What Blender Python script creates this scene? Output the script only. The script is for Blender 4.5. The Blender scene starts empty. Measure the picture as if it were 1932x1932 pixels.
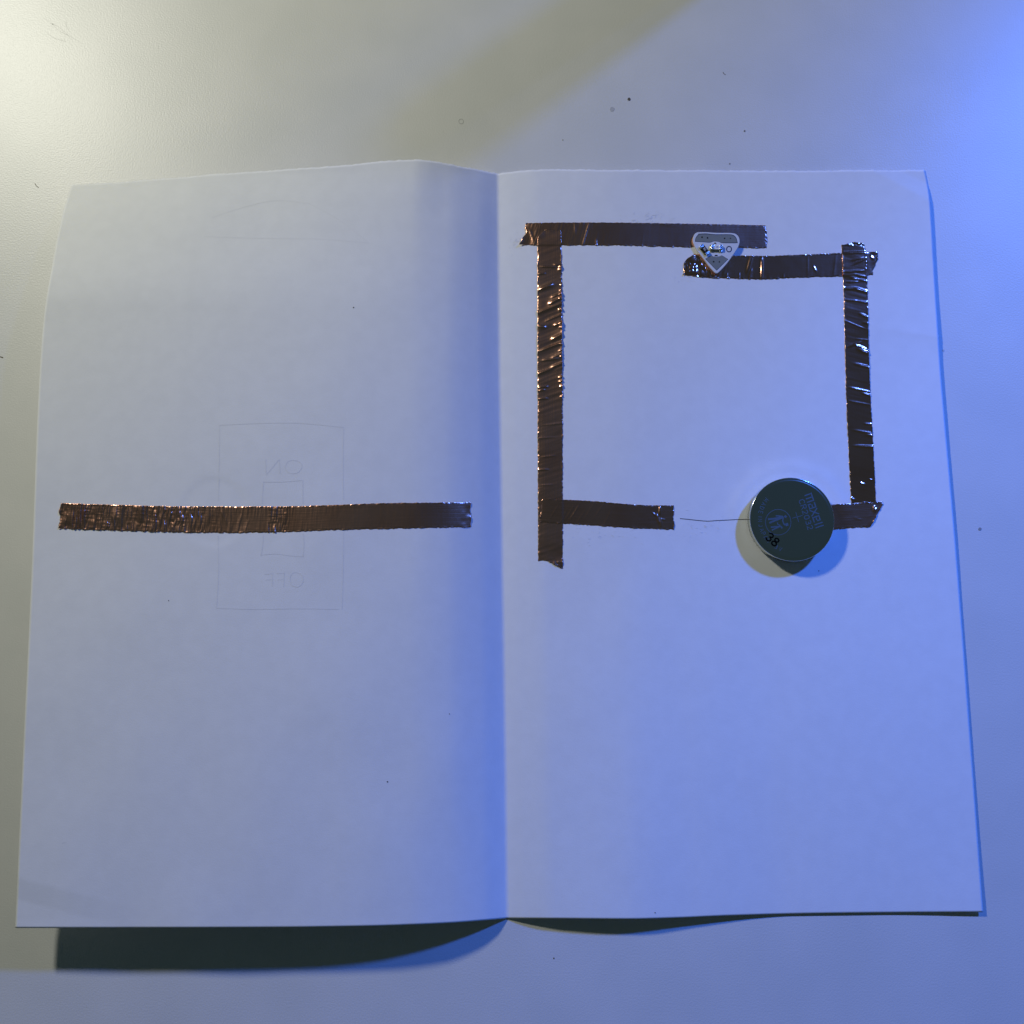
import bpy, math, random
import numpy as np
from mathutils import Vector

# ------------------------------------------------------------------ scene, camera, world, lights
# one Blender unit is one centimetre; measurements below are in millimetres where named so
S = bpy.context.scene
S.unit_settings.system = 'METRIC'
S.unit_settings.scale_length = 0.01
COL = S.collection
TILT = math.radians(7.85)
CAM_H = 222.7            # mm above the desk
FOC = 1787.0             # focal length in survey units (picture 1932 wide)
cam_d = bpy.data.cameras.new('camera')
cam_d.sensor_fit = 'HORIZONTAL'
cam_d.angle = 2 * math.atan(966 / FOC)
cam_d.clip_start = 0.5
cam_d.clip_end = 500
cam = bpy.data.objects.new('camera', cam_d)
cam.location = (0, 0, CAM_H / 10)
cam.rotation_euler = (TILT, 0, 0)
COL.objects.link(cam)
S.camera = cam

world = bpy.data.worlds.new('World')
S.world = world
world.use_nodes = True
wb = world.node_tree.nodes['Background']
wb.inputs['Color'].default_value = (0.52, 0.83, 0.93, 1)
wb.inputs['Strength'].default_value = 0.043

S.view_settings.view_transform = 'Standard'
S.view_settings.look = 'None'
S.view_settings.exposure = 0
S.view_settings.gamma = 1
S.cycles.use_denoising = True
S.cycles.max_bounces = 8
S.cycles.sample_clamp_indirect = 3

def aim(o, tgt):
    o.rotation_euler = (Vector(tgt) - o.location).to_track_quat('-Z', 'Y').to_euler()

# pale desk lamp, upper left
wl = bpy.data.lights.new('pale_lamp_light', 'POINT')
wl.energy = 46500
wl.color = (1.0, 0.985, 0.85)
wl.shadow_soft_size = 2.0
wo = bpy.data.objects.new('pale_lamp_light', wl)
wo.location = (-28.0, 32.0, 28.5)
COL.objects.link(wo)
# blue spot lamp, upper right
BL = Vector((37.0, 40.5, 35.5))
bl = bpy.data.lights.new('blue_lamp_light', 'SPOT')
bl.energy = 194000
bl.color = (0.055, 0.188, 1.0)
bl.shadow_soft_size = 2.2
bl.spot_size = math.radians(57)
bl.spot_blend = 1.0
bo = bpy.data.objects.new('blue_lamp_light', bl)
bo.location = BL
aim(bo, (15.5, -5.0, 0))
COL.objects.link(bo)

# ------------------------------------------------------------------ surveying helpers
CT, ST = math.cos(TILT), math.sin(TILT)
def ray(px, py, h):
    """survey mark (px, py) met at height h mm -> position in cm (numpy arrays allowed)"""
    px = np.asarray(px, float); py = np.asarray(py, float); h = np.asarray(h, float)
    u = (px - 966) / FOC; v = (966 - py) / FOC
    t = (CAM_H - h) / (CT - v * ST)
    return np.stack(np.broadcast_arrays(u * t / 10, (v * CT + ST) * t / 10, h / 10), -1)

def herm(xk, yk, x):
    """smooth cubic through the keys (yk may be 2-D: keys first)"""
    xk = np.asarray(xk, float); yk = np.asarray(yk, float)
    d = (yk[1:] - yk[:-1]) / (xk[1:] - xk[:-1]).reshape((-1,) + (1,) * (yk.ndim - 1))
    m = np.zeros_like(yk); m[0] = d[0]; m[-1] = d[-1]
    m[1:-1] = np.where(d[1:] * d[:-1] > 0, 2 * d[1:] * d[:-1] / np.where(d[1:] + d[:-1] == 0, 1, d[1:] + d[:-1]), 0)
    x = np.clip(x, xk[0], xk[-1])
    i = np.clip(np.searchsorted(xk, x, side='right') - 1, 0, len(xk) - 2)
    w = xk[i + 1] - xk[i]; t = (x - xk[i]) / w
    h00 = 2*t**3 - 3*t**2 + 1; h10 = t**3 - 2*t**2 + t; h01 = -2*t**3 + 3*t**2; h11 = t**3 - t**2
    if yk.ndim == 1:
        return h00*yk[i] + h10*w*m[i] + h01*yk[i+1] + h11*w*m[i+1]
    return (i, t, w, (h00, h10, h01, h11), m)

def table(tk, ak, H, t, a):
    """2-D smooth interpolation of H[t][a]"""
    H = np.asarray(H, float)
    rows = np.stack([herm(ak, H[k], a) for k in range(len(tk))])      # keys x N
    i, u, w, (h00, h10, h01, h11), m = herm(tk, rows, t)
    idx = np.arange(rows.shape[1])
    return h00*rows[i, idx] + h10*w*m[i, idx] + h01*rows[i+1, idx] + h11*w*m[i+1, idx]

_rs = np.random.RandomState(7)
_tab = _rs.rand(256, 256)
def vnoise(x, y, seed=0):
    x = np.asarray(x, float) + seed * 17.31; y = np.asarray(y, float) + seed * 5.77
    xi = np.floor(x).astype(int); yi = np.floor(y).astype(int)
    fx = x - xi; fy = y - yi
    fx = fx*fx*(3-2*fx); fy = fy*fy*(3-2*fy)
    g = lambda a, b: _tab[a % 256, b % 256]
    return ((g(xi, yi)*(1-fx) + g(xi+1, yi)*fx)*(1-fy) + (g(xi, yi+1)*(1-fx) + g(xi+1, yi+1)*fx)*fy) * 2 - 1

CREASE = ([325, 700, 1000, 1400, 1733], [939, 942.5, 947, 953, 957])
LEFT_E = ([348, 380, 400, 430, 460, 500, 550, 600, 700, 850, 1070, 1400, 1751], [135, 125, 118.5, 112, 105.5, 98.5, 89.5, 82.5, 75, 68, 60, 44.5, 28.6])
RIGHT_E = ([320, 345, 368, 430, 493.7, 632.6, 700, 828, 1006, 1350, 1721], [1745, 1750, 1754, 1758.5, 1762, 1770.6, 1775, 1786, 1801.5, 1828, 1855])
AL = [0, .05, .12, .2, .35, .6, 1]
TL = [0, .08, .18, .36, .53, .76, 1]
HL = [[0, 2.5, 5.2, 6.9, 6.2, 4.5, 2.0],
      [0, 3.0, 5.7, 7.0, 7.2, 6.9, 7.0],
      [0, 3.1, 6.0, 7.5, 8.5, 9.0, 10.4],
      [0, 3.2, 6.2, 7.8, 8.9, 9.6, 10.6],
      [0, 3.2, 6.2, 7.8, 8.9, 9.5, 10.0],
      [0, 3.2, 6.1, 7.6, 8.8, 9.2, 9.3],
      [0, 3.0, 5.6, 7.3, 8.4, 8.7, 8.6]]
AR = [0, .04, .1, .25, .4, .6, .8, 1]
TR = [0, .3, .5, .75, 1]
HR = [[0, .8, 1.5, 1.7, 1.2, .6, .45, .6],
      [0, .8, 1.5, 1.6, 1.1, .5, .4, .6],
      [0, .8, 1.5, 1.6, 1.0, .4, .3, .45],
      [0, .9, 1.8, 2.2, 1.2, .3, .25, .3],
      [0, 1.1, 2.2, 3.0, 1.6, .25, .3, .7]]
def hf(px, py):
    """height in mm of the paper's upper face"""
    px, py = np.broadcast_arrays(np.asarray(px, float), np.asarray(py, float))
    sh = px.shape; x = px.ravel(); y = py.ravel()
    xc = np.interp(y, *CREASE)
    t = np.clip((y - 325) / 1408, 0, 1)
    aL = np.clip((xc - x) / (xc - np.interp(y, *LEFT_E)), 0, 1)
    aR = np.clip((x - xc) / (np.interp(y, *RIGHT_E) - xc), 0, 1)
    left = table(TL, AL, HL, t, aL)
    right = table(TR, AR, HR, t, aR)
    h = np.where(x < xc, left, right) + 0.22
    L = x < xc
    # slight cockle of the sheet
    h += 0.16 * vnoise(x/120, y/150, 3) * np.clip(np.where(L, aL, aR) * 6, 0, 1) * np.where(L, 1, .5)
    h += 0.012 * vnoise(x/35, y/40, 5) * np.clip(np.where(L, aL, aR) * 8, 0, 1)
    # faint coin-shaped dents left by the cell when the card was pressed shut
    r = np.hypot(x - 405, y - 965); h += np.where(L, -0.10 / (1 + np.exp((r - 62) / 3.0)), 0)
    r = np.hypot(x - 1490, y - 985); h += np.where(~L, 0.15 * np.exp(-((r - 104) / 13) ** 2) * np.clip((1010 - y) / 60, 0, 1), 0)
    # dog-ear bend at the lower left corner, bends at the right edge and top right corner
    d = (y - (1655 + 0.26 * (x - 28))) ; h += np.where(L & (x < 330), -0.008 * np.clip(d, 0, 40) * np.clip((330 - x) / 300, 0, 1), 0)
    d = ((y - 340) + 0.55 * (1745 - x)) ; h += np.where(~L & (x > 1600), -0.022 * np.clip(34 - d, 0, 40), 0)
    d = (y - (636 - 0.16 * (1771 - x))); h += np.where(~L, 0.26 * np.exp(-np.clip(d, 0, 99) / 22) * np.exp(np.clip(d, -99, 0) / 60) * np.clip((x - 1600) / 170, 0, 1), 0)
    return np.maximum(h, 0.16).reshape(sh)

# ------------------------------------------------------------------ mesh helpers
def link(name, me, mat=None, parent=None, smooth=False):
    o = bpy.data.objects.new(name, me)
    COL.objects.link(o)
    if mat is not None:
        me.materials.append(mat)
    if parent is not None:
        o.parent = parent
    if smooth:
        me.polygons.foreach_set('use_smooth', [True] * len(me.polygons))
    return o

def mesh(name, verts, faces):
    me = bpy.data.meshes.new(name)
    me.from_pydata([tuple(map(float, v)) for v in verts], [], faces)
    me.update()
    return me

def tag(o, label=None, cat=None, group=None, kind=None):
    for k, v in (('label', label), ('category', cat), ('group', group), ('kind', kind)):
        if v:
            o[k] = v
    return o

def grid_faces(n, m, flip=False):
    i = np.arange(n - 1)[:, None] * m + np.arange(m - 1)[None, :]
    f = np.stack([i, i + m, i + m + 1, i + 1], -1).reshape(-1, 4)
    return f[:, ::-1] if flip else f

def grid_mesh(name, P, flip=False, uv=None):
    n, m = P.shape[:2]
    me = bpy.data.meshes.new(name)
    V = P.reshape(-1, 3); F = grid_faces(n, m, flip)
    me.vertices.add(len(V)); me.vertices.foreach_set('co', V.ravel())
    me.loops.add(F.size); me.loops.foreach_set('vertex_index', F.ravel().astype(np.int32))
    me.polygons.add(len(F)); me.polygons.foreach_set('loop_start', np.arange(0, F.size, 4, dtype=np.int32))
    me.update(calc_edges=True)
    if uv is not None:
        lay = me.uv_layers.new(name='UVMap')
        lay.data.foreach_set('uv', uv.reshape(-1, 2)[F.ravel()].ravel())
    me.validate()
    return me

def catmull(pts, closed=True, n=6):
    pts = [np.array(p, float) for p in pts]; out = []
    N = len(pts)
    for i in range(N if closed else N - 1):
        p0 = pts[(i-1) % N] if closed or i > 0 else pts[0]
        p1 = pts[i]; p2 = pts[(i+1) % N]
        p3 = pts[(i+2) % N] if closed or i + 2 < N else pts[-1]
        for k in range(n):
            t = k / n
            out.append(0.5*((2*p1) + (-p0+p2)*t + (2*p0-5*p1+4*p2-p3)*t*t + (-p0+3*p1-3*p2+p3)*t**3))
    if not closed:
        out.append(pts[-1])
    return out

def prism(name, pts, h0, h1, mat, parent=None, bevel=0.0, smooth=False):
    """outline of survey marks, standing from h0 to h1 mm"""
    P = np.array([ray(x, y, h1) for x, y in pts])
    area = sum(P[i][0]*P[(i+1) % len(P)][1] - P[(i+1) % len(P)][0]*P[i][1] for i in range(len(P)))
    if area < 0:
        P = P[::-1]
    n = len(P)
    V = [(p[0], p[1], h0/10) for p in P] + [(p[0], p[1], h1/10) for p in P]
    F = [list(range(n))[::-1], list(range(n, 2*n))] + [[i, (i+1) % n, n+(i+1) % n, n+i] for i in range(n)]
    o = link(name, mesh(name, V, F), mat, parent)
    if bevel:
        b = o.modifiers.new('bevel', 'BEVEL'); b.width = bevel/10; b.segments = 2; b.limit_method = 'ANGLE'
        b.angle_limit = math.radians(40)
    return o

def ribbons(name, strokes, width, hfun, mat, parent=None, lift=0.03, taper=False):
    """flat drawn strokes (poly-lines of survey marks) lying on a surface"""
    V = []; F = []
    for k, st in enumerate(strokes):
        p = np.array(st, float)
        closed = len(p) > 3 and np.hypot(*(p[0]-p[-1])) < 1e-6
        if closed:
            p = p[:-1]
        n = len(p)
        L = []
        for i in range(n):
            a = p[(i-1) % n] if (closed or i > 0) else p[i]
            b = p[(i+1) % n] if (closed or i < n-1) else p[i]
            d1 = p[i]-a; d2 = b-p[i]
            d1 = d1/(np.hypot(*d1) or 1); d2 = d2/(np.hypot(*d2) or 1)
            d = d1+d2
            if np.hypot(*d) < 1e-6: d = d2 if np.hypot(*d2) > 0 else d1
            d = d/np.hypot(*d)
            c = max(0.5, abs(np.dot(d, d2 if np.hypot(*d2) > 0 else d1)))
            w = width/2/c
            if taper:
                w *= 0.35 + 0.65*math.sin(math.pi*(i+0.3)/(n-0.4))
            q = np.array([-d[1], d[0]])*w
            L.append((p[i]+q, p[i]-q))
        base = len(V)
        for a, b in L:
            for c in (a, b):
                h = float(np.max(hfun(c[0], c[1]))) + lift + 0.002*k
                V.append(ray(c[0], c[1], h))
        for i in range(n if closed else n-1):
            j = (i+1) % n
            F.append([base+2*i, base+2*i+1, base+2*j+1, base+2*j])
    me = mesh(name, V, F)
    # faces must look up
    up = sum(f.normal.z for f in me.polygons)
    if up < 0:
        me.flip_normals()
    return link(name, me, mat, parent)

def lathe(name, prof, centre, mat, parent=None, seg=96):
    V = []; F = []
    for r, z in prof:
        for k in range(seg):
            a = 2*math.pi*k/seg
            V.append((r*math.cos(a)/10, r*math.sin(a)/10, z/10))
    for i in range(len(prof)-1):
        for k in range(seg):
            F.append([i*seg+k, i*seg+(k+1) % seg, (i+1)*seg+(k+1) % seg, (i+1)*seg+k])
    if prof[-1][0] > 0: F.append([(len(prof)-1)*seg+k for k in range(seg)])
    if prof[0][0] > 0: F.append([k for k in range(seg)][::-1])
    o = link(name, mesh(name, V, F), mat, parent)
    me = o.data
    me.polygons.foreach_set('use_smooth', [len(p.vertices) == 4 for p in me.polygons])
    if parent is None:
        o.location = centre
    return o

def each(name, strokes, *a, **k):
    return [ribbons(name, [st], *a, **k) for st in strokes]

# ------------------------------------------------------------------ materials
def mat(name, col, rough=0.5, metal=0.0, spec=0.5, **kw):
    m = bpy.data.materials.new(name); m.use_nodes = True
    b = m.node_tree.nodes['Principled BSDF']
    b.inputs['Base Color'].default_value = (*col, 1)
    b.inputs['Roughness'].default_value = rough
    b.inputs['Metallic'].default_value = metal
    b.inputs['Specular IOR Level'].default_value = spec
    return m

def N(m, t, **kw):
    n = m.node_tree.nodes.new(t)
    for k, v in kw.items():
        setattr(n, k, v)
    return n

def bump_chain(m, layers, coord='Object'):
    """layers: (scale or (sx,sy,sz), detail, distance in cm)"""
    nt = m.node_tree; b = nt.nodes['Principled BSDF']
    tc = N(m, 'ShaderNodeTexCoord')
    prev = None
    for sc, det, dist in layers:
        mp = N(m, 'ShaderNodeMapping')
        if not isinstance(sc, tuple): sc = (sc, sc, sc)
        mp.inputs['Scale'].default_value = sc
        nt.links.new(tc.outputs[coord], mp.inputs['Vector'])
        nz = N(m, 'ShaderNodeTexNoise')
        nz.inputs['Scale'].default_value = 1.0
        nz.inputs['Detail'].default_value = det
        nt.links.new(mp.outputs['Vector'], nz.inputs['Vector'])
        bp = N(m, 'ShaderNodeBump')
        bp.inputs['Distance'].default_value = dist
        bp.inputs['Strength'].default_value = 1.0
        nt.links.new(nz.outputs['Fac'], bp.inputs['Height'])
        if prev is not None:
            nt.links.new(prev.outputs['Normal'], bp.inputs['Normal'])
        prev = bp
    nt.links.new(prev.outputs['Normal'], b.inputs['Normal'])
    return m

def vary(m, scale, c0, c1, detail=3, coord='Object', lo=0.35, hi=0.65):
    nt = m.node_tree; b = nt.nodes['Principled BSDF']
    tc = N(m, 'ShaderNodeTexCoord'); nz = N(m, 'ShaderNodeTexNoise')
    nz.inputs['Detail'].default_value = detail
    mp = N(m, 'ShaderNodeMapping')
    mp.inputs['Scale'].default_value = scale if isinstance(scale, tuple) else (scale,)*3
    nz.inputs['Scale'].default_value = 1
    nt.links.new(tc.outputs[coord], mp.inputs['Vector']); nt.links.new(mp.outputs['Vector'], nz.inputs['Vector'])
    r = N(m, 'ShaderNodeValToRGB')
    r.color_ramp.elements[0].position = lo; r.color_ramp.elements[1].position = hi
    r.color_ramp.elements[0].color = (*c0, 1); r.color_ramp.elements[1].color = (*c1, 1)
    nt.links.new(nz.outputs['Fac'], r.inputs['Fac']); nt.links.new(r.outputs['Color'], b.inputs['Base Color'])
    return m

M_desk = bump_chain(vary(mat('desk_laminate', (.67, .67, .65), 0.40, spec=0.5), 0.6, (.65, .655, .635), (.685, .685, .665)),
                    [(25, 2.0, 0.0036), (60, 1.0, 0.0010)])
M_paper = bump_chain(vary(mat('white_paper', (.78, .79, .80), 0.85, spec=0.25), (3, 3, 3), (.77, .78, .79), (.795, .805, .815), 6),
                     [(9, 4.0, 0.0012), (34, 3.0, 0.0018)])
M_ghost = mat('pencil_show_through', (.745, .755, .772), 0.85, spec=0.2)
M_faint = mat('pencil_faint', (.758, .768, .781), 0.85, spec=0.2)
M_trace = mat('pencil_trace', (.769, .779, .790), 0.85, spec=0.2)
M_ink = mat('graphite_line', (.03, .03, .035), 0.6)
M_dirt = mat('brown_speck', (.10, .08, .04), 0.7)
M_stain = mat('grey_water_mark', (.47, .475, .46), 0.5)
M_spot = mat('dull_spot', (.28, .28, .27), 0.6)
M_scratch = mat('desk_scratch', (.60, .60, .58), 0.45)
M_fibre = mat('paper_fibre', (.80, .81, .82), 0.9, spec=0.2)
M_copper = bump_chain(vary(mat('copper_foil', (.84, .46, .32), 0.235, 1.0), (1.2, .7, 1), (.80, .42, .28), (.90, .50, .36), 4, 'UV'),
                      [((.8, 34, 1), 2.0, 0.0022), ((2.2, 2.2, 1), 3.0, 0.004)], 'UV')
M_smooth = bump_chain(vary(mat('copper_foil_smooth', (.84, .46, .32), 0.165, 1.0), (1.2, .7, 1), (.80, .42, .28), (.90, .50, .36), 4, 'UV'),
                      [((.8, 34, 1), 2.0, 0.0010), ((2.2, 2.2, 1), 3.0, 0.004)], 'UV')
M_crinkle = bump_chain(vary(mat('copper_foil_crinkled', (.84, .50, .36), 0.26, 1.0), (1.2, .7, 1), (.80, .42, .28), (.90, .50, .36), 4, 'UV'),
                      [((.8, 34, 1), 2.0, 0.0022), ((2.2, 2.2, 1), 3.0, 0.004)], 'UV')
M_steel = bump_chain(mat('nickel_steel', (.66, .72, .72), 0.15, 1.0), [((3, 40, 3), 3, .0002), (9, 4, .0004)])
M_etch = mat('laser_etching', (.46, .50, .54), 0.33, 1.0)
M_gasket = mat('cell_gasket', (.02, .02, .02), 0.5)
M_black = mat('black_print', (.002, .002, .002), 1.0, spec=0.05)
M_board = mat('white_solder_mask', (.64, .65, .67), 0.45)
M_pad = bump_chain(mat('tinned_pad', (.24, .25, .22), 0.32, 0.2), [(12, 2, .002)])
M_outline = mat('dark_outline', (.02, .025, .05), 0.5)
M_solder = bump_chain(mat('solder', (.88, .88, .82), 0.26, 1.0), [(60, 2, .006)])
M_gold = mat('gold_pad', (.50, .46, .24), 0.3, 1.0)
M_led = mat('led_body', (.80, .80, .78), 0.4)
M_res = mat('resistor_body', (.012, .012, .014), 0.4)
M_mark = mat('grey_marking', (.45, .45, .48), 0.6)
M_dark = mat('dark_plastic', (.03, .03, .03), 0.5)

# ------------------------------------------------------------------ the desk
desk = link('desk', mesh('desk', [(-60, -50, 0), (60, -50, 0), (60, 60, 0), (-60, 60, 0),
                                  (-60, -50, -2.5), (60, -50, -2.5), (60, 60, -2.5), (-60, 60, -2.5)],
                        [[0, 1, 2, 3], [7, 6, 5, 4], [0, 4, 5, 1], [1, 5, 6, 2], [2, 6, 7, 3], [3, 7, 4, 0]]), M_desk)
tag(desk, kind='structure')
flat = lambda x, y: 0.0 * np.asarray(x, float)
def blob(name, x, y, r, m, parent, hfun=flat, lift=0.02, seed=0):
    rr = random.Random(seed)
    pts = [(x + r*math.cos(a)*rr.uniform(.85, 1.12), y + r*math.sin(a)*rr.uniform(.85, 1.12)) for a in [k*math.pi/7 for k in range(14)]]
    h = float(np.max(hfun(x, y)))
    return prism(name, pts, h, h + lift + 0.04, m, parent)
def ring(name, x, y, r, w, m, parent, hfun=flat):
    return ribbons(name, [[(x+r*math.cos(k*math.pi/9), y+r*math.sin(k*math.pi/9)) for k in range(18)] + [(x+r, y)]], w, hfun, m, parent)
blob('crumb', 1187, 187, 3.0, M_dirt, desk, seed=1)
blob('speck', 1405, 247, 1.5, M_dirt, desk, seed=2)
blob('speck', 1377, 309, 1.2, M_dirt, desk, seed=3)
blob('speck', 1062, 264, 0.9, M_dirt, desk, seed=4)
blob('speck', 1780, 661, 2.0, M_stain, desk, seed=5)
blob('speck', 1849, 998, 3.0, M_spot, desk, seed=6)
blob('speck', 1045, 1808, 1.4, M_dirt, desk, seed=8)
blob('water_mark', 1155, 206, 4.5, M_stain, desk, lift=0.0, seed=9)
ring('water_mark', 870, 229, 4.5, 1.2, M_stain, desk)
ribbons('hair', [catmull([(66, 346), (68, 350), (73, 354)], False)], 1.1, flat, M_dirt, desk)
ribbons('hair', [catmull([(1364, 136), (1366, 139), (1369, 141)], False)], 1.1, flat, M_dirt, desk)
ribbons('hair', [[(0, 673), (6, 675)]], 2, flat, M_dirt, desk)
each('scratch', [catmull(p, False) for p in (
    [(82, 33), (96, 44), (112, 58), (128, 66), (152, 80)],
    [(96, 44), (110, 50), (124, 62), (134, 74)],
    [(88, 62), (104, 72), (124, 78)],
    [(124, 38), (126, 52), (133, 60)])], 0.9, flat, M_scratch, desk, taper=True)
blob('crumb', 99, 45, 1.4, M_stain, desk, seed=12)

# ------------------------------------------------------------------ the folded sheet
def arc_interp(pts, n):
    p = np.array(pts, float)
    d = np.r_[0, np.cumsum(np.hypot(*np.diff(p, axis=0).T))]
    s = np.linspace(0, d[-1], n)
    return np.stack([herm(d, p[:, 0], s), herm(d, p[:, 1], s)], -1)
def coons(top, bot, side0, side1, n, m):
    """n rows (down), m columns (across)"""
    T = arc_interp(top, m); B = arc_interp(bot, m); A = arc_interp(side0, n); C = arc_interp(side1, n)
    u = np.linspace(0, 1, m)[None, :, None]; v = np.linspace(0, 1, n)[:, None, None]
    return ((1-v)*T[None] + v*B[None] + (1-u)*A[:, None] + u*C[:, None]
            - ((1-u)*(1-v)*T[0] + u*(1-v)*T[-1] + (1-u)*v*B[0] + u*v*B[-1]))
crease = list(zip(CREASE[1], CREASE[0])); crease[0] = (939, 328)
NR = 360
Lg = coons([(135, 348.5), (215, 344.5), (292, 338.6), (400, 329.5), (542, 320), (600, 315.5), (656, 311.3), (729, 304), (765, 301.8), (787, 301.6), (815, 303.8), (844, 308.6), (895, 318.5), (939, 328)],
           [(28.6, 1751), (250, 1750.8), (520, 1750), (703, 1747.4), (800, 1744), (859, 1741), (910, 1737), (957, 1733)],
           list(zip(LEFT_E[1], LEFT_E[0])), crease, NR, 210)
Rg = coons([(939, 328), (962, 325), (985, 322.5), (1030, 320), (1200, 320.5), (1450, 322), (1650, 321), (1745, 320)],
           [(957, 1733), (1060, 1733.5), (1185, 1734.4), (1280, 1732), (1374, 1728), (1536, 1723.8), (1700, 1722), (1855, 1721)],
           crease, list(zip(RIGHT_E[1], RIGHT_E[0])), NR, 210)
G = np.concatenate([Lg, Rg[:, 1:]], 1)
# torn, slightly furry upper edge
xs = G[0, :, 0]
jag = 1.1*vnoise(xs/9, 0*xs, 11) + 0.9*vnoise(xs/3.1, 0*xs, 12) + 0.7*vnoise(xs/38, 0*xs, 13)
for r_, w_ in ((0, 1), (1, .6), (2, .25)):
    G[r_, :, 1] += jag*w_*0.8
Hh = hf(G[..., 0], G[..., 1])
paper = link('paper_sheet', grid_mesh('paper_sheet', ray(G[..., 0], G[..., 1], Hh), flip=False), M_paper, None, True)
if paper.data.polygons[5].normal.z < 0:
    paper.data.flip_normals()
so = paper.modifiers.new('thickness', 'SOLIDIFY'); so.thickness = 0.011; so.offset = -1
tag(paper, 'white paper sheet creased down the middle, opened on the desk, torn along its top edge', 'paper sheet')

def line(*p, n=5):
    return catmull(list(p), False, n)
# drawing on the back showing through the left page
each('pencil_stroke', [line((414, 802), (470, 799), (540, 797.5), (590, 800), (648, 806)), line((414, 802), (413, 870), (412, 944)), line((411, 1010), (412, 1080), (408, 1147)),
                       line((408, 1147), (480, 1149), (560, 1148), (640, 1149)), line((648, 806), (647, 880), (648, 942)), line((648, 1003), (647, 1080), (645, 1149))], 2.0, hf, M_faint, paper, .024)
each('pencil_stroke', [line((497, 909), (530, 909), (570, 906)), line((497, 909), (495, 935), (495, 950)), line((571, 906), (571, 930), (571, 950)),
                       line((497, 1008), (495, 1030), (492, 1049)), line((492, 1047), (520, 1044.5), (545, 1048), (573, 1050)), line((572, 1006), (573, 1025), (572, 1050))], 2.0, hf, M_ghost, paper, .024)
each('pencil_stroke', [[(501, 866), (502, 896)], line((502, 896), (512, 884), (527, 866)), [(527, 866), (528, 893)],
                             catmull([(552, 868), (566, 872), (569, 882), (560, 892), (545, 892), (538, 882), (542, 872)], True)], 1.8, hf, M_ghost, paper, .024)
each('pencil_stroke', [catmull([(560, 1080), (570, 1086), (571, 1098), (562, 1107), (550, 1103), (547, 1091), (551, 1082)], True),
                             [(536, 1080), (535, 1107)], [(536, 1081), (522, 1082)], [(535, 1093), (524, 1094)],
                             [(514, 1080), (514, 1106)], [(514, 1082), (499, 1083)], [(514, 1093), (500, 1094)]], 1.8, hf, M_faint, paper, .024)
each('pencil_stroke', [line((400, 410), (455, 392), (520, 378), (583, 384)), line((583, 384), (640, 415), (696, 458)), line((385, 446), (480, 449), (600, 451), (696, 458))], 1.6, hf, M_trace, paper, .016)
# dark pencil line beside the cell
ribbons('pencil_line', [line((1283, 978.3), (1300, 980), (1318, 982), (1335, 983.2), (1352, 982.2), (1370, 981.3), (1390, 980.3), (1412, 979.8), (1426, 979.5))], 1.25, hf, M_ink, paper)
rnd = random.Random(4)
for x, y, r in ((667, 580, 1.2), (731, 1475, 1.2), (1236, 1722, 1.0), (848, 1347, .8), (1545, 1077, .9), (318, 1133, .8)):
    blob('speck', x, y, r, M_ink, paper, hf, 0.03, int(x))
ribbons('speck', [[(117, 1591), (121, 1589), (125, 1590)]], 1.2, hf, M_ghost, paper)
# lifted fibres where tape was pulled off
def fibres(cx, cy, rx, ry, n):
    st = []
    for k in range(n):
        x = rnd.gauss(cx, rx); y = rnd.gauss(cy, ry); a = rnd.uniform(0, math.pi); l = rnd.uniform(2, 6)
        st.append(line((x, y), (x + l*math.cos(a)*.5 + rnd.uniform(-1, 1), y + l*math.sin(a)*.5), (x + l*math.cos(a), y + l*math.sin(a))))
    o = ribbons('torn_fibres', st, 0.7, hf, M_fibre, paper, lift=0.022)
    tag(o, kind='stuff')
fibres(1320, 990, 30, 14, 26); fibres(1215, 408, 24, 6, 36); fibres(970, 455, 6, 12, 22); fibres(1130, 1010, 40, 8, 26); fibres(1305, 525, 30, 3, 14)

# ------------------------------------------------------------------ copper tape
def crease_z(Sm, Vm, cr):
    z = np.zeros_like(Sm)
    for s0, v0, ang, L, w, h in cr:
        ds = Sm - s0; dv = Vm - v0
        al = ds*math.cos(ang) + dv*math.sin(ang); pe = -ds*math.sin(ang) + dv*math.cos(ang)
        z += h*np.exp(-np.abs(pe/w)**1.5)*np.exp(-(al/L)**4)
    return z

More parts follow.
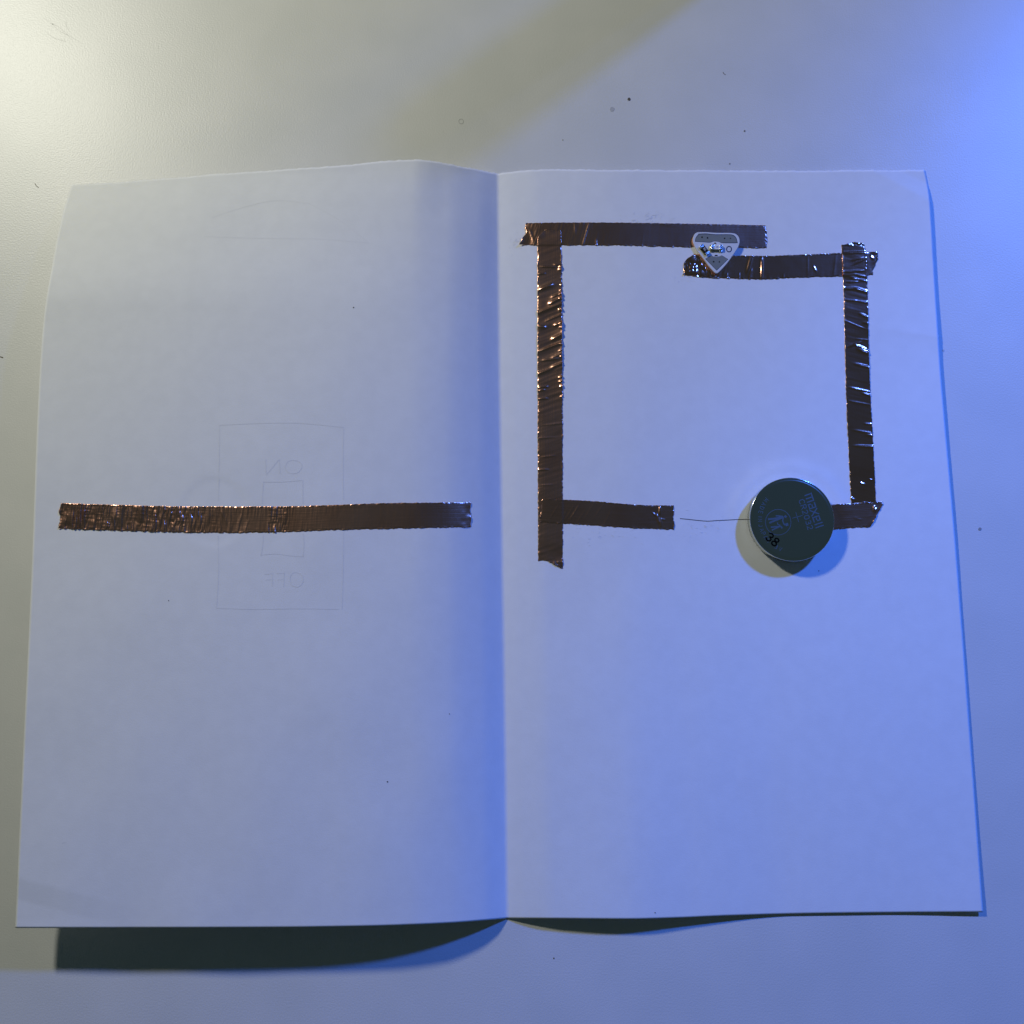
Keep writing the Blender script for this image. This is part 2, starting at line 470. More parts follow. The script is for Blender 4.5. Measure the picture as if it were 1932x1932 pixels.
def tape(name, A, B, e0, e1, label, wrinkle, layer=None, creases=(), lift_fn=None, edge=1.0, seed=1, foil=None):
    """A, B: the two long edges as survey marks; e0/e1: (v, shift) profiles of the cut ends, in survey units"""
    Lpx = np.hypot(A[-1][0]-A[0][0], A[-1][1]-A[0][1]); Wpx = np.hypot(B[0][0]-A[0][0], B[0][1]-A[0][1])
    n = int(Lpx/8/0.12); m = 40
    a = arc_interp(A, 400); b = arc_interp(B, 400)
    s = np.linspace(0, 1, n)[:, None]; v = np.r_[0, .012, np.linspace(.03, .97, m-4), .988, 1][None, :]
    E0 = np.interp(v, [q[0] for q in e0], [q[1] for q in e0]); E1 = np.interp(v, [q[0] for q in e1], [q[1] for q in e1])
    E0 = E0 + 1.3*vnoise(v*9, 0*v, seed+20) + .6*vnoise(v*23, 0*v, seed+21)
    E1 = E1 + 1.3*vnoise(v*9, 0*v, seed+22) + .6*vnoise(v*23, 0*v, seed+23)
    ss = np.clip((E0 + s*(Lpx - E0 - E1))/Lpx, -0.02, 1.02)
    vv = v + 0*ss
    ja = 0.010*vnoise(ss*Lpx/4, 0*ss, seed+30) + .006*vnoise(ss*Lpx/1.9, 0*ss, seed+31)
    jb = 0.010*vnoise(ss*Lpx/4, 0*ss, seed+32) + .006*vnoise(ss*Lpx/1.9, 0*ss, seed+33)
    wv = vv + ja*np.clip(1-vv*8, 0, 1) + jb*np.clip(1-(1-vv)*8, 0, 1)
    q = ss*399; i = np.clip(q.astype(int), 0, 398); f = (q-i)[..., None]
    pa = a[i]*(1-f)+a[i+1]*f; pb = b[i]*(1-f)+b[i+1]*f
    P = pa*(1-wv[..., None]) + pb*wv[..., None]
    Sm = ss*Lpx/8.0; Vm = vv*Wpx/8.0
    z = hf(P[..., 0], P[..., 1]) + 0.10
    if layer is not None:
        z = z + layer(P[..., 0], P[..., 1])
    W = wrinkle(Sm, Vm, ss, vv)
    W = W + crease_z(Sm, Vm, creases)
    # burred cut edges
    eg = np.clip(1-vv/.05, 0, 1) + np.clip(1-(1-vv)/.05, 0, 1) + np.clip(1-ss*Lpx/2.5, 0, 1) + np.clip(1-(1-ss)*Lpx/2.5, 0, 1)
    W = W + edge*0.072*eg*(vnoise(Sm*2.6, Vm*2.6, seed+40) + .9*vnoise(Sm*1.1, Vm*1.1, seed+41) + .3)
    # rolled-down long edges
    rl = np.clip(1-vv/.045, 0, 1)**2 + np.clip(1-(1-vv)/.045, 0, 1)**2
    z = z + np.maximum(W, -0.05) - 0.05*rl
    if lift_fn is not None:
        z = z + lift_fn(ss, vv)
    X = ray(P[..., 0], P[..., 1], z)
    uv = np.stack([Sm/10, Vm/10], -1)
    o = link(name, grid_mesh(name, X, False, uv), foil or M_copper, None, True)
    if o.data.polygons[n*m//2].normal.z < 0:
        o.data.flip_normals()
    so = o.modifiers.new('thickness', 'SOLIDIFY'); so.thickness = 0.005; so.offset = -1
    tag(o, label, 'copper tape', 'strips of copper tape stuck on the paper')
    return o

def box_in(x0, x1, y0, y1, h=0.13, soft=2.0):
    def fn(x, y):
        sg = lambda d: 1/(1+np.exp(-d/soft*2.2))
        return h*sg(x-x0)*sg(x1-x)*sg(y-y0)*sg(y1-y)
    return fn
rr = random.Random(11)

# long strip on the left page
def wr_long(Sm, Vm, s, v):
    dens = np.interp(s, [0, .30, .36, .42, .505, .51, .55, .56, 1], [1, 1, .55, .2, .1, .9, .9, .08, .04])
    w = vnoise(Sm*2.3 + .7*vnoise(Sm*.3, Vm*.5, 2), Vm*.2, 1)*.040 + vnoise(Sm*4.2, Vm*.3, 2)*.018 + vnoise(Sm*.9, Vm*.35, 9)*.035
    w = np.abs(w)*4.6
    w = w + .036*vnoise(Sm*.7, Vm*3.6, 31)*np.clip(vnoise(Sm*1.6, Vm*.3, 33)*3+.6, 0, 1)
    end = np.clip(1-s*18, 0, 1)*.09*vnoise(Sm*.9, Vm*.8, 6) + np.clip(1-(1-s)*30, 0, 1)*.10*vnoise(Sm*.8, Vm*1.0, 7)
    return w*dens + end + .006*vnoise(Sm*.4, Vm*.4, 8)
cr = []
for k in range(30):
    s0 = rr.uniform(2, 44)
    cr.append((s0, rr.uniform(.5, 5), math.pi/2 + rr.gauss(0, .25), rr.uniform(1, 2.6), rr.uniform(.12, .25), rr.uniform(.03, .08)))
for px in (418, 432, 455, 478, 483, 498, 530, 549):
    cr.append(((px-112)/8, .8, math.pi/2 + rr.gauss(0, .06), rr.uniform(.8, 2.0), .13, .05))
tape('copper_tape', [(115, 949), (220, 952.5), (324, 955), (430, 955.6), (537, 955.4), (640, 952), (755, 948.7), (888.4, 947.8)],
     [(109.6, 996.8), (257, 1001.9), (391, 1005), (466, 1005.1), (560, 1003), (644, 999.8), (760, 997), (888.5, 994.5)],
     [(0, 0), (.3, -2), (.6, 2), (.8, 1), (1, 0)], [(0, 0), (.3, 1.5), (.7, -1), (1, 0)],
     'long level copper strip alone on the left page, finely crinkled along its left half', wr_long, None, cr, None, 1.0, 1, M_crinkle)

# top strip
def wr_top(Sm, Vm, s, v):
    d = np.interp(s, [0, .28, .4, 1], [1, .8, .12, .08])
    return 2.0*d*np.abs(.030*vnoise(Sm*.9, Vm*.25, 4) + .018*vnoise(Sm*2.1, Vm*.3, 5)) + .006*vnoise(Sm*.3, Vm*.5, 6)
tape('copper_tape', [(992.6, 420.7), (1052, 419.8), (1112.5, 419.6), (1278, 421.6), (1443.4, 424.9)],
     [(978.8, 461), (1018.8, 463), (1140, 462.7), (1264, 465.7), (1446.2, 468.4)],
     [(0, 0), (.25, 2.5), (.45, 7), (.65, 2), (.85, 2), (1, 0)], [(0, 0), (.3, -2), (.6, -3), (1, 0)],
     'topmost level copper strip, its right end under the heart-shaped white circuit sticker', wr_top, None,
     [(14.7, 2.6, math.pi/2+.06, 3.2, .16, .10), (11.9, 1.5, math.pi/2-.3, 1.8, .14, .05), (17.6, 5.0, math.pi/2-.3, 1.2, .14, .08), (22.5, 3, math.pi/2, 2.0, .15, .015),
      (3.5, 4.5, math.pi/2+.1, 1.6, .2, .10), (9.3, 4.6, math.pi/2-.25, 1.2, .16, .05), (2.2, 3, 1.0, 1.5, .25, .12), (57, .5, math.pi/2, .8, .15, .05),
      (28, 4, math.pi/2, 1.5, .15, .015), (33, .3, .1, 3, .25, .03)],
     lambda s, v: 0.55*np.clip(1-s*22, 0, 1)**2*np.clip(v*1.4-.2, 0, 1), 1.0, 2)

# tall strip right of the crease
def wr_tall(Sm, Vm, s, v):
    d = np.interp(s, [0, .12, .2, .45, .6, .9, 1], [.5, .5, 1, 1, .55, .5, .9])
    sk = Sm + Vm*.35
    w = .05*np.maximum(vnoise(sk*.55, Vm*.18, 1), 0) + .030*vnoise(sk*1.4, Vm*.22, 3) + .010*vnoise(sk*2.8, Vm*.3, 13)
    end = np.clip(1-(1-s)*14, 0, 1)*.13*vnoise(Sm*.7, Vm*.6, 14)
    return 1.5*d*w + end + np.clip(1-s*25, 0, 1)*.1*vnoise(Sm*.8, Vm*.5, 15)
cr = []
def tallmark(px, py, ang_deg, Lpx_, w, h):
    cr.append(((py-434)/8, (px-1014.5)/8, math.radians(ang_deg), Lpx_/16, w*1.1, h*1.45))
# angle: 90 = across the tape; more than 90 rises to the right
for px, py, an, Lp, w, h in ((1030, 541, 112, 26, .34, .30), (1049, 566, 118, 30, .38, .34), (1040, 580, 112, 60, .30, .26), (1052, 556, 112, 26, .25, .22), (1055, 610, 112, 22, .3, .26),
                             (1052, 634, 118, 26, .34, .30), (1045, 599, 114, 34, .2, .14), (1044, 652, 112, 56, .26, .24), (1052, 670, 114, 26, .2, .2), (1038, 678, 98, 30, .22, .22),
                             (1052, 688, 112, 26, .26, .26), (1028, 700, 112, 30, .26, .24), (1024, 730, 96, 18, .2, .2), (1022, 736, 98, 12, .18, .16), (1024, 752, 94, 16, .16, .16),
                             (1034, 503, 88, 26, .16, .16), (1052, 500, 80, 14, .16, .14), (1022, 516, 92, 14, .16, .14), (1045, 800, 96, 36, .16, .07), (1030, 826, 94, 36, .16, .05),
                             (1024, 886, 92, 18, .16, .12), (1034, 861, 96, 24, .16, .06), (1030, 915, 94, 20, .16, .06), (1022, 616, 80, 16, .3, .2)):
    tallmark(px, py, an, Lp, w, h)
for k in range(26):
    tallmark(1059, rr.uniform(500, 760), 112, rr.uniform(6, 14), .16, rr.uniform(.1, .25))
tape('copper_tape', [(1014, 434), (1014, 600), (1014.5, 800), (1015.2, 1060)], [(1059, 434), (1060.7, 600), (1061.5, 800), (1062, 1060)],
     [(0, 14), (.12, 8), (.36, -2), (.6, 0), (1, 0)], [(0, 2), (.3, 2), (.45, 0), (.6, -3), (.8, -9), (1, -13)],
     'tall upright copper strip just right of the crease, with bright slanting wrinkles', wr_tall,
     box_in(1000, 1080, 380, 463), cr, lambda s, v: 0.28*np.exp(-((s-.33)/.17)**2)*(v**2+.5*(1-v)**2) + .25*np.clip(1-s*30, 0, 1)*np.clip(1-v*3, 0, 1), 1.0, 3, M_crinkle)

# strip under the sticker
def wr_chip(Sm, Vm, s, v):
    end = np.interp(s, [0, .10, .16, .26], [1, 1, .5, 0])
    w = end*(.20*np.abs(vnoise(Sm*.9, Vm*.75, 1)) + .13*np.abs(vnoise(Sm*1.7+.5*Vm, Vm*1.1, 2)))
    e2 = np.clip((s-.93)*14, 0, 1)*.12*vnoise(Sm*.8, Vm*.8, 3)
    return w + e2 + .008*vnoise(Sm*.5, Vm*.7, 4) + .02*np.clip(v*3-2, 0, 1)*vnoise(Sm*1.6, Vm*.2, 7)
tape('copper_tape', [(1290, 478.5), (1312, 479), (1389, 482), (1444, 482.5), (1520, 480), (1587, 477), (1656, 474.7)],
     [(1289, 518.8), (1352, 524.8), (1444, 527), (1480, 524.9), (1588.6, 521.6), (1649.8, 519.1)],
     [(0, 21), (.2, 8), (.4, 1), (1, 0)], [(0, 0), (.3, -3), (.6, 1), (.8, 5), (1, 2)],
     'short level copper strip with a crumpled left end poking out below the white sticker', wr_chip, None,
     [(15.6, 1.6, math.pi/2+.2, 2.0, .30, .22), (16.0, 4.0, math.pi/2+.2, 1.2, .2, .12), (18.6, 2.8, math.pi/2-.05, 2.7, .22, .2), (13.4, 4.6, math.pi/2, .8, .14, .1), (29.5, 2.2, math.pi/2-.1, 1.8, .2, .03),
      (31.3, 3.2, math.pi/2-.6, .8, .16, .10), (36, 3, math.pi/2, 2.4, .3, .03), (24, 5, math.pi/2, .8, .15, .06), (10.5, 5, math.pi/2, 1, .14, .1), (44.6, 1.2, .8, .6, .2, .12)],
     None, 1.0, 4, M_smooth)

# tall strip near the right edge
def wr_right(Sm, Vm, s, v):
    d = np.interp(s, [0, .2, .45, .7, 1], [.9, 1, .7, .45, .25])
    sk = Sm - Vm*.28
    return 0.7*d*(.022*vnoise(sk*1.3, Vm*.25, 2) + .012*vnoise(sk*2.6, Vm*.3, 3) + .03*np.maximum(vnoise(sk*.5, Vm*.2, 5), 0)) + .03*vnoise(Sm*.35, Vm*.4, 6)*np.clip(1-s*2, 0, 1)
cr = []
def rmark(px, py, an, Lp, w, h):
    x0 = np.interp(py, [462, 546, 720, 946], [1587.7, 1591.6, 1595.6, 1606])
    cr.append(((py-461)/8, (px-x0)/8, math.radians(an), Lp/16, w, h))
for px, py, an, Lp, w, h in ((1612, 476, 92, 46, .2, .15), (1616, 488, 104, 20, .14, .12), (1622, 492, 116, 30, .12, .12), (1610, 511, 94, 36, .2, .14), (1625, 520, 78, 26, .16, .16),
                             (1620, 527, 78, 30, .16, .16), (1608, 531, 92, 20, .16, .14), (1604, 544, 88, 30, .22, .2), (1626, 548, 74, 28, .24, .26), (1630, 570, 80, 24, .16, .14),
                             (1606, 566, 86, 20, .14, .12), (1629, 595, 66, 18, .2, .2), (1612, 612, 66, 46, .14, .06), (1634, 609, 90, 14, .2, .16), (1625, 640, 84, 18, .12, .1),
                             (1612, 649, 112, 26, .18, .16), (1622, 654, 66, 22, .22, .2), (1632, 664, 66, 30, .28, .32), (1628, 690, 76, 30, .22, .22), (1622, 735, 76, 40, .22, .12),
                             (1634, 744, 74, 18, .2, .18), (1622, 760, 78, 44, .2, .06), (1636, 800, 86, 14, .18, .14), (1630, 815, 78, 40, .26, .1), (1639, 821, 84, 14, .22, .2),
                             (1632, 842, 86, 38, .2, .26), (1626, 912, 60, 10, .14, .14), (1640, 905, 80, 6, .12, .12), (1607, 940, 60, 12, .2, .18), (1612, 522, 88, 20, .14, .1)):
    rmark(px, py, an, Lp, w, h)
tape('copper_tape', [(1587.7, 461.8), (1591.6, 546), (1595.6, 720.7), (1600, 830), (1606, 949)], [(1631, 461.8), (1634.5, 478), (1636.7, 543), (1641.3, 721), (1646.8, 822), (1653, 948)],
     [(0, 1), (.3, -3), (.6, -5), (.95, -3), (1, 1)], [(0, 0), (1, 0)],
     'tall upright copper strip near the right edge of the paper', wr_right, box_in(1560, 1700, 476, 521), cr,
     lambda s, v: .12*np.exp(-((s-.42)/.2)**2)*v**3, 1.2, 5, M_smooth)

# lower strip over the foot of the tall strip
def wr_low(Sm, Vm, s, v):
    return .008*vnoise(Sm*.5, Vm*.7, 4) + .006*vnoise(Sm*.4, Vm*3, 5) + .016*np.clip(v*6-5, 0, 1)*vnoise(Sm*1.8, Vm*.2, 7)
cr = [(3.0+k*2.1+rr.uniform(-.4, .4), rr.uniform(1.6, 4.4), math.radians(118+rr.uniform(-6, 6)), rr.uniform(.8, 2.2), .10, rr.uniform(.02, .05)) for k in range(7)]
cr += [(8.0, 2.8, math.radians(120), 1.9, .13, .07), (28.0, 1.2, math.radians(94), 1.0, .22, .24), (27.6, 3.2, math.radians(75), 1.2, .2, .22), (28.2, 4.2, math.radians(90), .9, .18, .2),
       (26.8, 2.2, math.radians(40), .8, .14, .12), (28.6, 3.3, .2, .6, .14, .1)]
tape('copper_tape', [(1021, 940.3), (1117, 945.3), (1233.4, 953.3), (1270.9, 953.3)], [(1019.1, 985.6), (1106, 990.4), (1185.6, 996), (1271.7, 999.2)],
     [(0, 4), (.08, 1), (.5, 1), (.9, -1), (1, -1)], [(0, 0), (.5, 0), (1, 0)],
     'level copper strip crossing the left upright strip, ending before the thin black line', wr_low, box_in(1015, 1062, 900, 1040, .10), cr, None, 1.1, 6)

# short strip running out from under the cell
def wr_out(Sm, Vm, s, v):
    return .012*vnoise(Sm*.5, Vm*.7, 4) + .004*vnoise(Sm*.3, Vm*3, 5) + .02*np.clip(v*6-5, 0, 1)*vnoise(Sm*1.8, Vm*.2, 7) + .05*np.clip((s-.82)*6, 0, 1)*vnoise(Sm*.8, Vm*.8, 3)
tape('copper_tape', [(1530, 954.6), (1570, 951.6), (1620, 949), (1666, 945.8)], [(1530, 1002), (1573, 999.3), (1610, 996), (1643, 994)],
     [(0, 0), (1, 0)], [(0, 0), (.12, -2), (.5, -2), (.9, 0), (1, 1)],
     'stub of copper tape with a slanted right end coming out from under the coin cell', wr_out, box_in(1600, 1655, 900, 947.5, .09), [(15.6, 1.5, math.radians(60), .7, .25, .22), (16.2, 2.0, math.radians(70), .5, .2, .15), (12.5, 3.8, .3, 1.2, .2, .04)],
     lambda s, v: .15*np.clip((s-.8)*5, 0, 1)**2*np.clip(v*1.2, 0, 1), 1.1, 7)

# ------------------------------------------------------------------ coin cell
CX, CY, CR = 1494.8, 979.4, 9.83
base = float(hf(1494, 985)) + 0.28
TOP = base + 3.2
c = ray(CX, CY, TOP)
cell = bpy.data.objects.new('coin_cell', None); COL.objects.link(cell)
cell.location = (c[0], c[1], base/10)
tag(cell, 'round steel coin battery standing on the paper, etched with lettering and a plus sign', 'battery')
R = CR
prof = [(R-.55, .45), (R-.1, .55), (R, .75), (R, 2.85)]
for k in range(1, 9):
    a = k/8*math.pi/2
    prof.append((R-.20+.20*math.cos(a), 2.92+.20*math.sin(a)))
prof += [(R-.48, 3.125), (R-.52, 3.13), (R-.72, 3.19), (R-.80, 3.2), (R-.95, 3.2)]
lathe('can', prof, None, M_steel, cell, 160)
lathe('gasket', [(R-1.5, .2), (R-.5, .3), (R-.5, .5)], None, M_gasket, cell, 64)
lathe('negative_cap', [(R-1.8, 0), (R-1.5, .1), (R-1.5, .45)], None, M_steel, cell, 64)
def Z(zx, zy): return ((2390+zx/6.44)/1.68944, (1510+zy/6.44)/1.68944)
topf = lambda x, y: TOP + 0.0*np.asarray(x, float)
INV = cell.matrix_world.inverted()
def on_cell(o):
    # strokes were made in world space: move them into the cell's own space
    for v in o.data.vertices:
        v.co.x -= c[0]; v.co.y -= c[1]; v.co.z -= base/10
    return o
G_ = {  # stroke letters in a box 0..w x 0..1
 'C': (.7, [[(.68, .8), (.5, .97), (.25, .97), (.05, .75), (.05, .25), (.25, .03), (.5, .03), (.68, .2)]]),
 'R': (.7, [[(.05, 0), (.05, 1), (.45, 1), (.62, .9), (.62, .62), (.45, .5), (.05, .5)], [(.35, .5), (.65, 0)]]),
 '2': (.65, [[(.05, .8), (.15, .95), (.42, .98), (.58, .85), (.56, .62), (.05, .02), (.62, .02)]]),
 '0': (.7, [[(.35, .98), (.1, .85), (.04, .5), (.1, .15), (.35, .02), (.58, .15), (.64, .5), (.58, .85), (.35, .98)]]),
 '3': (.65, [[(.05, .85), (.3, .98), (.55, .88), (.56, .65), (.3, .53), (.58, .42), (.6, .15), (.32, .02), (.04, .14)]]),
 '8': (.65, [[(.32, .53), (.1, .66), (.1, .88), (.32, .98), (.54, .88), (.54, .66), (.32, .53), (.06, .38), (.06, .12), (.32, .02), (.58, .12), (.58, .38), (.32, .53)]]),
 'M': (.85, [[(.05, 0), (.12, 1), (.42, .2), (.72, 1), (.8, 0)]]),
 'A': (.7, [[(.02, 0), (.34, 1), (.66, 0)], [(.13, .35), (.55, .35)]]),
 'D': (.7, [[(.05, 0), (.05, 1), (.35, 1), (.6, .8), (.64, .5), (.6, .2), (.35, 0), (.05, 0)]]),
 'E': (.6, [[(.55, 1), (.05, 1), (.05, 0), (.55, 0)], [(.05, .5), (.48, .5)]]),
 'I': (.2, [[(.1, 0), (.1, 1)]]),
 'N': (.7, [[(.05, 0), (.05, 1), (.62, 0), (.62, 1)]]),
 'J': (.6, [[(.5, 1), (.5, .25), (.4, .05), (.2, .02), (.06, .2)]]),
 'P': (.65, [[(.05, 0), (.05, 1), (.42, 1), (.6, .88), (.6, .6), (.42, .48), (.05, .48)]]),
 'V': (.7, [[(.02, 1), (.34, 0), (.66, 1)]]),
}
def text_strokes(chars, org, e1, h, gap=.22, total=None):
    e1 = np.array(e1, float)/np.hypot(*e1); e2 = np.array([e1[1], -e1[0]])
    w = sum(G_[k][0] for k in chars) + gap*(len(chars)-1)
    sx = (total/w if total else h)
    x = 0; out = []
    for k in chars:
        out.append([[Z(*(np.array(org) + e1*(x+p[0])*sx + e2*p[1]*h)) for p in st] for st in G_[k][1]])
        x += G_[k][0] + gap
    return out
zpx = 1/6.44/1.68944
for st in text_strokes('CR2032', (1003, 548), (.298, .954), 112, .2, 640):
    on_cell(ribbons('letter', st, 15*zpx, topf, M_etch, cell, .006))
# blocky maker's word, built as bars
def word_bars():
    org = np.array((1120, 436.)); e1 = np.array((.322, .947)); e2 = np.array((.947, -.322)); sx = 808/6.0; h = 160
    B = [[]]
    def bar(x0, y0, x1, y1): B[-1].append([Z(*(org+e1*x0*sx+e2*y0*h)), Z(*(org+e1*x1*sx+e2*y1*h))])
    t = .12
    # m
    bar(.12, 0, .12, .80); bar(.66, 0, .66, .80); bar(1.2, 0, 1.2, .80); bar(.0, .9, 1.32, .9)
    B.append([])
    # a
    x = 1.52; bar(x, .9, x+.85, .9); bar(x+.1, 0, x+.1, .42); bar(x+.75, 0, x+.75, .80); bar(x+.22, .5, x+.63, .5); bar(x+.22, .08, x+.63, .08)
    B.append([])
    # x
    x = 2.5; bar(x, 0, x+.95, 1); bar(x, 1, x+.95, 0)
    B.append([])
    # e
    x = 3.6; bar(x, .9, x+.85, .9); bar(x+.1, .18, x+.1, .80); bar(x+.75, .5, x+.75, .80); bar(x+.22, .5, x+.63, .5); bar(x, .08, x+.85, .08)
    B.append([])
    bar(4.82, 0, 4.82, 1.1)
    B.append([])
    bar(5.3, 0, 5.3, 1.1)
    return B
for st in word_bars():
    on_cell(ribbons('letter', st, 23*zpx, topf, M_etch, cell, .006))
on_cell(ribbons('plus_sign', [[Z(945, 795), Z(1005, 990)], [Z(870, 912), Z(1080, 860)]], 11*zpx, topf, M_etch, cell, .006))
on_cell(ribbons('emblem', [[Z(583+262*math.cos(k*math.pi/30), 995+262*math.sin(k*math.pi/30)) for k in range(60)] + [Z(845, 995)]], 12*zpx, topf, M_etch, cell, .006))
fig = [([(375, 935), (480, 925), (600, 905), (690, 880)], 40), ([(400, 1012), (480, 975), (600, 930), (690, 885)], 36), ([(530, 862), (600, 868), (660, 872)], 26),
       ([(685, 905), (675, 970), (700, 1030), (735, 1060)], 26), ([(712, 868), (755, 895)], 46), ([(735, 1050), (790, 1035)], 60),
       ([(430, 1100), (520, 1088), (600, 1085), (650, 1085)], 30), ([(450, 1160), (520, 1125), (600, 1090)], 28), ([(565, 1000), (575, 1040), (630, 1062)], 22), ([(640, 1108), (672, 1100)], 40)]
for k, (pts, w) in enumerate(fig):
    on_cell(ribbons('emblem_figure', [[Z(*p) for p in pts]], w*zpx, topf, M_etch, cell, .006 + .002*k))
arc = []
for ch, ang in zip('MADEINJAPAN3V', (35.9, 27.4, 19.9, 12, 3.7, -2.4, -11.5, -19.8, -26.8, -34.5, -42.1, -60, -68.6)):
    a = math.radians(ang)
    pos = np.array((872, 929.)) + 662*np.array((-math.cos(a), -math.sin(a)))
    up = np.array((math.cos(a), math.sin(a))); e1 = np.array((-up[1], up[0]))
    w, sts = G_[ch]
    on_cell(ribbons('letter', [[Z(*(pos + e1*(p[0]-w/2)*82 + up*(p[1]-.5)*82)) for p in st] for st in sts], 11*zpx, topf, M_etch, cell, .006))
# dotted date print
for ch, cxy in (('3', (412, 1302)), ('8', (528, 1400))):
    e1 = np.array((.77, .64)); e2 = np.array((.64, -.77))
    dots = []
    for st in G_[ch][1]:
        pts = [np.array(cxy) + e1*(p[0]-.33)*172 + e2*(p[1]-.5)*172 for p in st]
        d = arc_interp(pts, 17 if ch == '3' else 24)
        dots += [tuple(q) for q in d]
    V = []; F = []
    for k, (x, y) in enumerate(dots):
        b0 = len(V)
        for j in range(6):
            p = Z(x+18*math.cos(j*math.pi/3), y+18*math.sin(j*math.pi/3)); V.append(ray(p[0], p[1], TOP+.03+.0015*k) - np.array([c[0], c[1], base/10]))
        F.append([b0+j for j in range(6)][::-1])
    link('printed_digit', mesh('printed_digit', V, F), M_black, cell)

# ------------------------------------------------------------------ circuit sticker
def Y(zx, zy): return ((2140+zx/6.44)/1.68944, (680+zy/6.44)/1.68944)
sb = float(hf(1350, 470)) + 0.42
TB = sb + 0.55
sticker = bpy.data.objects.new('circuit_sticker', None); COL.objects.link(sticker)
sc_ = ray(1351, 474, 0)
sticker.location = (sc_[0], sc_[1], sb/10)
tag(sticker, 'small white guitar-pick shaped circuit board with a light chip, bridging two copper strips', 'circuit board')
bpy.context.view_layer.update()
def stick(o):
    for v in o.data.vertices:
        v.co.x -= sc_[0]; v.co.y -= sc_[1]; v.co.z -= sb/10
    return o
out = catmull([(540, 388), (700, 385), (900, 398), (1100, 400), (1240, 403), (1330, 428), (1385, 490), (1402, 580), (1370, 690), (1300, 800), (1190, 962), (1085, 1090), (985, 1195)], False, 5)
out += catmull([(985, 1195), (955, 1218), (928, 1226), (900, 1216), (872, 1192)], False, 4)[1:]
out += catmull([(872, 1192), (770, 1080), (688, 965), (590, 840), (505, 715), (452, 600), (444, 520), (462, 450), (498, 405), (540, 388)], False, 5)[1:-1]
stick(prism('board', [Y(*p) for p in out], sb, TB, M_board, sticker, .06))
def inset(pts, k):
    cx = sum(p[0] for p in pts)/len(pts); cy = sum(p[1] for p in pts)/len(pts)
    return [(cx+(p[0]-cx)*k[0], cy+(p[1]-cy)*k[1]) for p in pts]
pad1 = catmull([(560, 418), (720, 412), (900, 430), (1200, 430), (1290, 455), (1340, 520), (1362, 610)], False, 4) + \
       catmull([(1362, 612), (1060, 612), (985, 588), (900, 576), (840, 584), (790, 600), (640, 592), (486, 582)], False, 4)[1:] + catmull([(486, 582), (500, 500), (560, 418)], False, 4)[1:-1]
pad2 = [(812, 862), (860, 884), (925, 895), (985, 882), (1035, 862), (1168, 942), (930, 1176), (693, 932)]
for pts in (pad1, pad2):
    q = stick(prism('pad_outline', [Y(*p) for p in pts], TB-.02, TB+.012, M_outline, sticker))
    ins = (.972, .86) if pts is pad1 else (.955, .945)
    stick(prism('solder_pad', [Y(*p) for p in inset(pts, ins)], TB-.01, TB+.03, M_pad, sticker))
for x, y, r in ((630, 490, 17), (742, 503, 17), (1094, 514, 15), (1212, 514, 12), (868, 992, 17), (985, 997, 14)):
    stick(prism('hole', [Y(x+r*math.cos(k*math.pi/6), y+r*math.sin(k*math.pi/6)) for k in range(12)], TB+.0, TB+.04, M_black, sticker))
tb = lambda x, y: TB + 0*np.asarray(x, float)
stick(ribbons('printed_ring', [[Y(1184+50*math.cos(k*math.pi/12), 735+56*math.sin(k*math.pi/12)) for k in range(24)] + [Y(1234, 735)]], 20*zpx, tb, M_outline, sticker, .02))
stick(prism('printed_mark', [Y(*p) for p in ((888, 880), (890, 862), (910, 852), (935, 853), (952, 864), (953, 880))], TB-.01, TB+.02, M_black, sticker))
stick(ribbons('printed_arrow', [[Y(872, 630), Y(897, 608), Y(925, 632)]], 14*zpx, tb, M_black, sticker, .02))
stick(ribbons('printed_arrow', [[Y(897, 598), Y(898, 622)]], 22*zpx, tb, M_black, sticker, .03))
def obox(name, cxy, ax, L, W, z0, z1, m, bev=.05):
    ax = np.array(ax, float)/np.hypot(*ax); pe = np.array([-ax[1], ax[0]])
    pts = [np.array(cxy)+ax*L/2*a+pe*W/2*b for a, b in ((-1, -1), (1, -1), (1, 1), (-1, 1))]
    return stick(prism(name, [Y(*p) for p in pts], TB+z0, TB+z1, m, sticker, bev))
def blobz(name, pts, z, m):
    o = stick(prism(name, [Y(*p) for p in catmull(pts, True, 3)], TB, TB+z, m, sticker, .18)); return o
blobz('solder', [(778, 690), (800, 645), (860, 640), (872, 720), (850, 782), (800, 775)], .34, M_gold)
blobz('solder', [(790, 680), (815, 655), (862, 650), (866, 700), (850, 735), (800, 730)], .50, M_solder)
blobz('solder', [(985, 650), (1045, 652), (1055, 720), (1050, 782), (985, 780)], .36, M_solder)
obox('led_chip', (925, 690), (1, .02), 205, 96, .05, .72, M_led, .06)
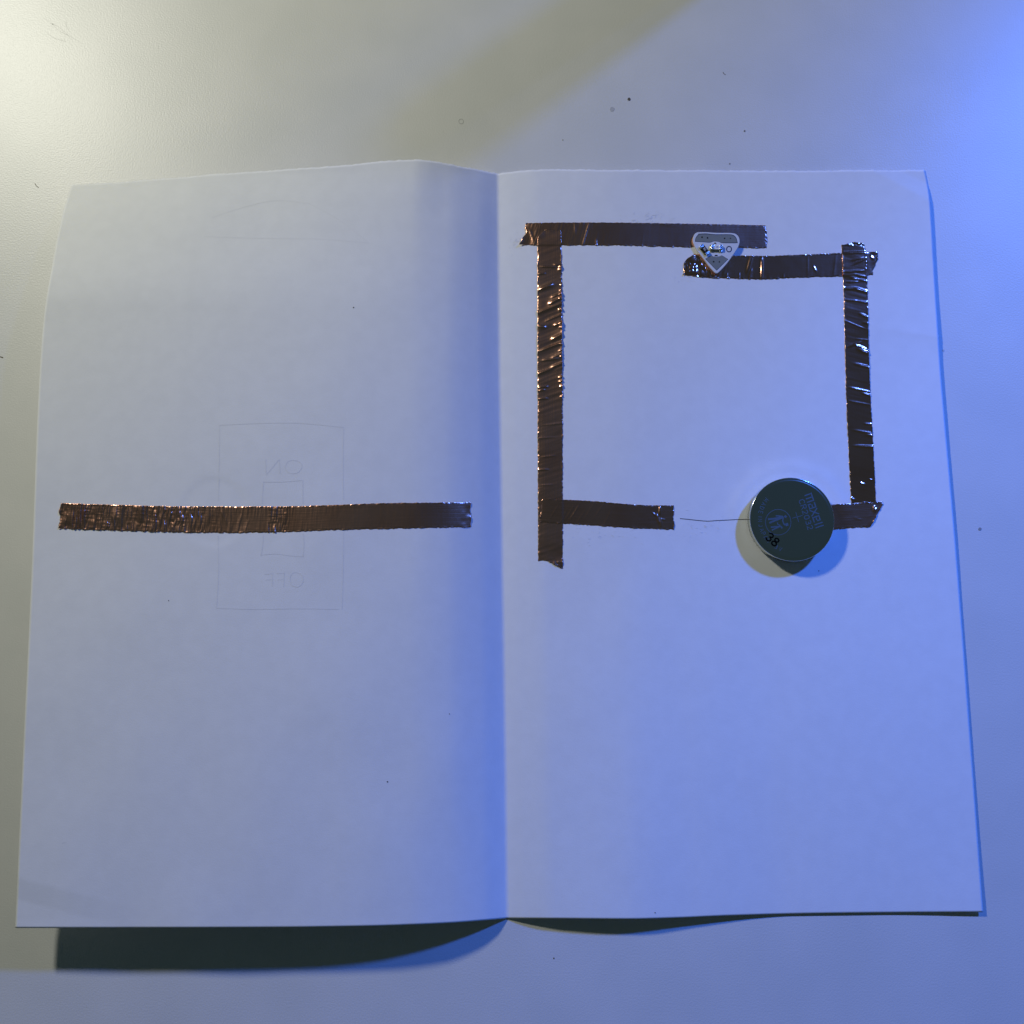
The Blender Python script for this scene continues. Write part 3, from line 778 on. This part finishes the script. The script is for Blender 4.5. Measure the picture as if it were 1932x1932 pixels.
obox('led_contact', (852, 685), (1, .02), 62, 98, .06, .76, M_solder, .08)
obox('led_contact', (1016, 688), (1, .02), 62, 98, .06, .76, M_solder, .08)
stick(ribbons('led_marking', [[Y(918, 695), Y(940, 682), Y(940, 702)], [Y(950, 680), Y(962, 700)]], 9*zpx, lambda x, y: TB+.72+0*np.asarray(x), M_outline, sticker, .01))
ax = (.62, .785)
obox('gold_land', (655, 775), ax, 190, 60, .0, .03, M_gold, 0)
obox('resistor', (690, 735), ax, 230, 78, .05, .5, M_res, .04)
obox('resistor_end', (625, 672), ax, 62, 84, .03, .54, M_solder, .07)
obox('resistor_end', (745, 812), ax, 62, 84, .03, .54, M_solder, .07)
obox('marking_plate', (690, 733), ax, 64, 46, .49, .52, M_mark, 0)
rt = lambda x, y: TB+.52+0*np.asarray(x, float)
def rot_txt(chars, org, e1, h):
    e1 = np.array(e1)/np.hypot(*e1); e2 = np.array([e1[1], -e1[0]]); x = 0; o = []
    for ch in chars:
        for st in G_[ch][1]:
            o.append([Y(*(np.array(org)+e1*(x+p[0])*h+e2*p[1]*h)) for p in st])
        x += G_[ch][0]+.15
    return o
stick(ribbons('resistor_marking', rot_txt('33', (672, 728), ax, 34), 7*zpx, rt, M_black, sticker, .01))

# ------------------------------------------------------------------ added posts, out of view past the upper right, to block blue light
stand = bpy.data.objects.new('added_shade_posts', None); COL.objects.link(stand)
stand.location = (8.7, 20.6, 0)
tag(stand, 'added dark posts out of view beyond the top right corner, shading the blue light', 'added light blocker')
def post(name, x, y, r, h, n=20):
    V = [(x+r*math.cos(2*math.pi*k/n), y+r*math.sin(2*math.pi*k/n), z) for z in (0.0, h) for k in range(n)]
    F = [[k, (k+1) % n, n+(k+1) % n, n+k] for k in range(n)] + [list(range(n))[::-1], list(range(n, 2*n))]
    return link(name, mesh(name, V, F), M_dark, stand)
STAND = [(0, 0, .9, 10.2), (20.9, 13.8, .5, 30)]
for x, y, r, h in STAND:
    post('post', x, y, r, h)
    post('foot', x, y, r*2.2, .4)
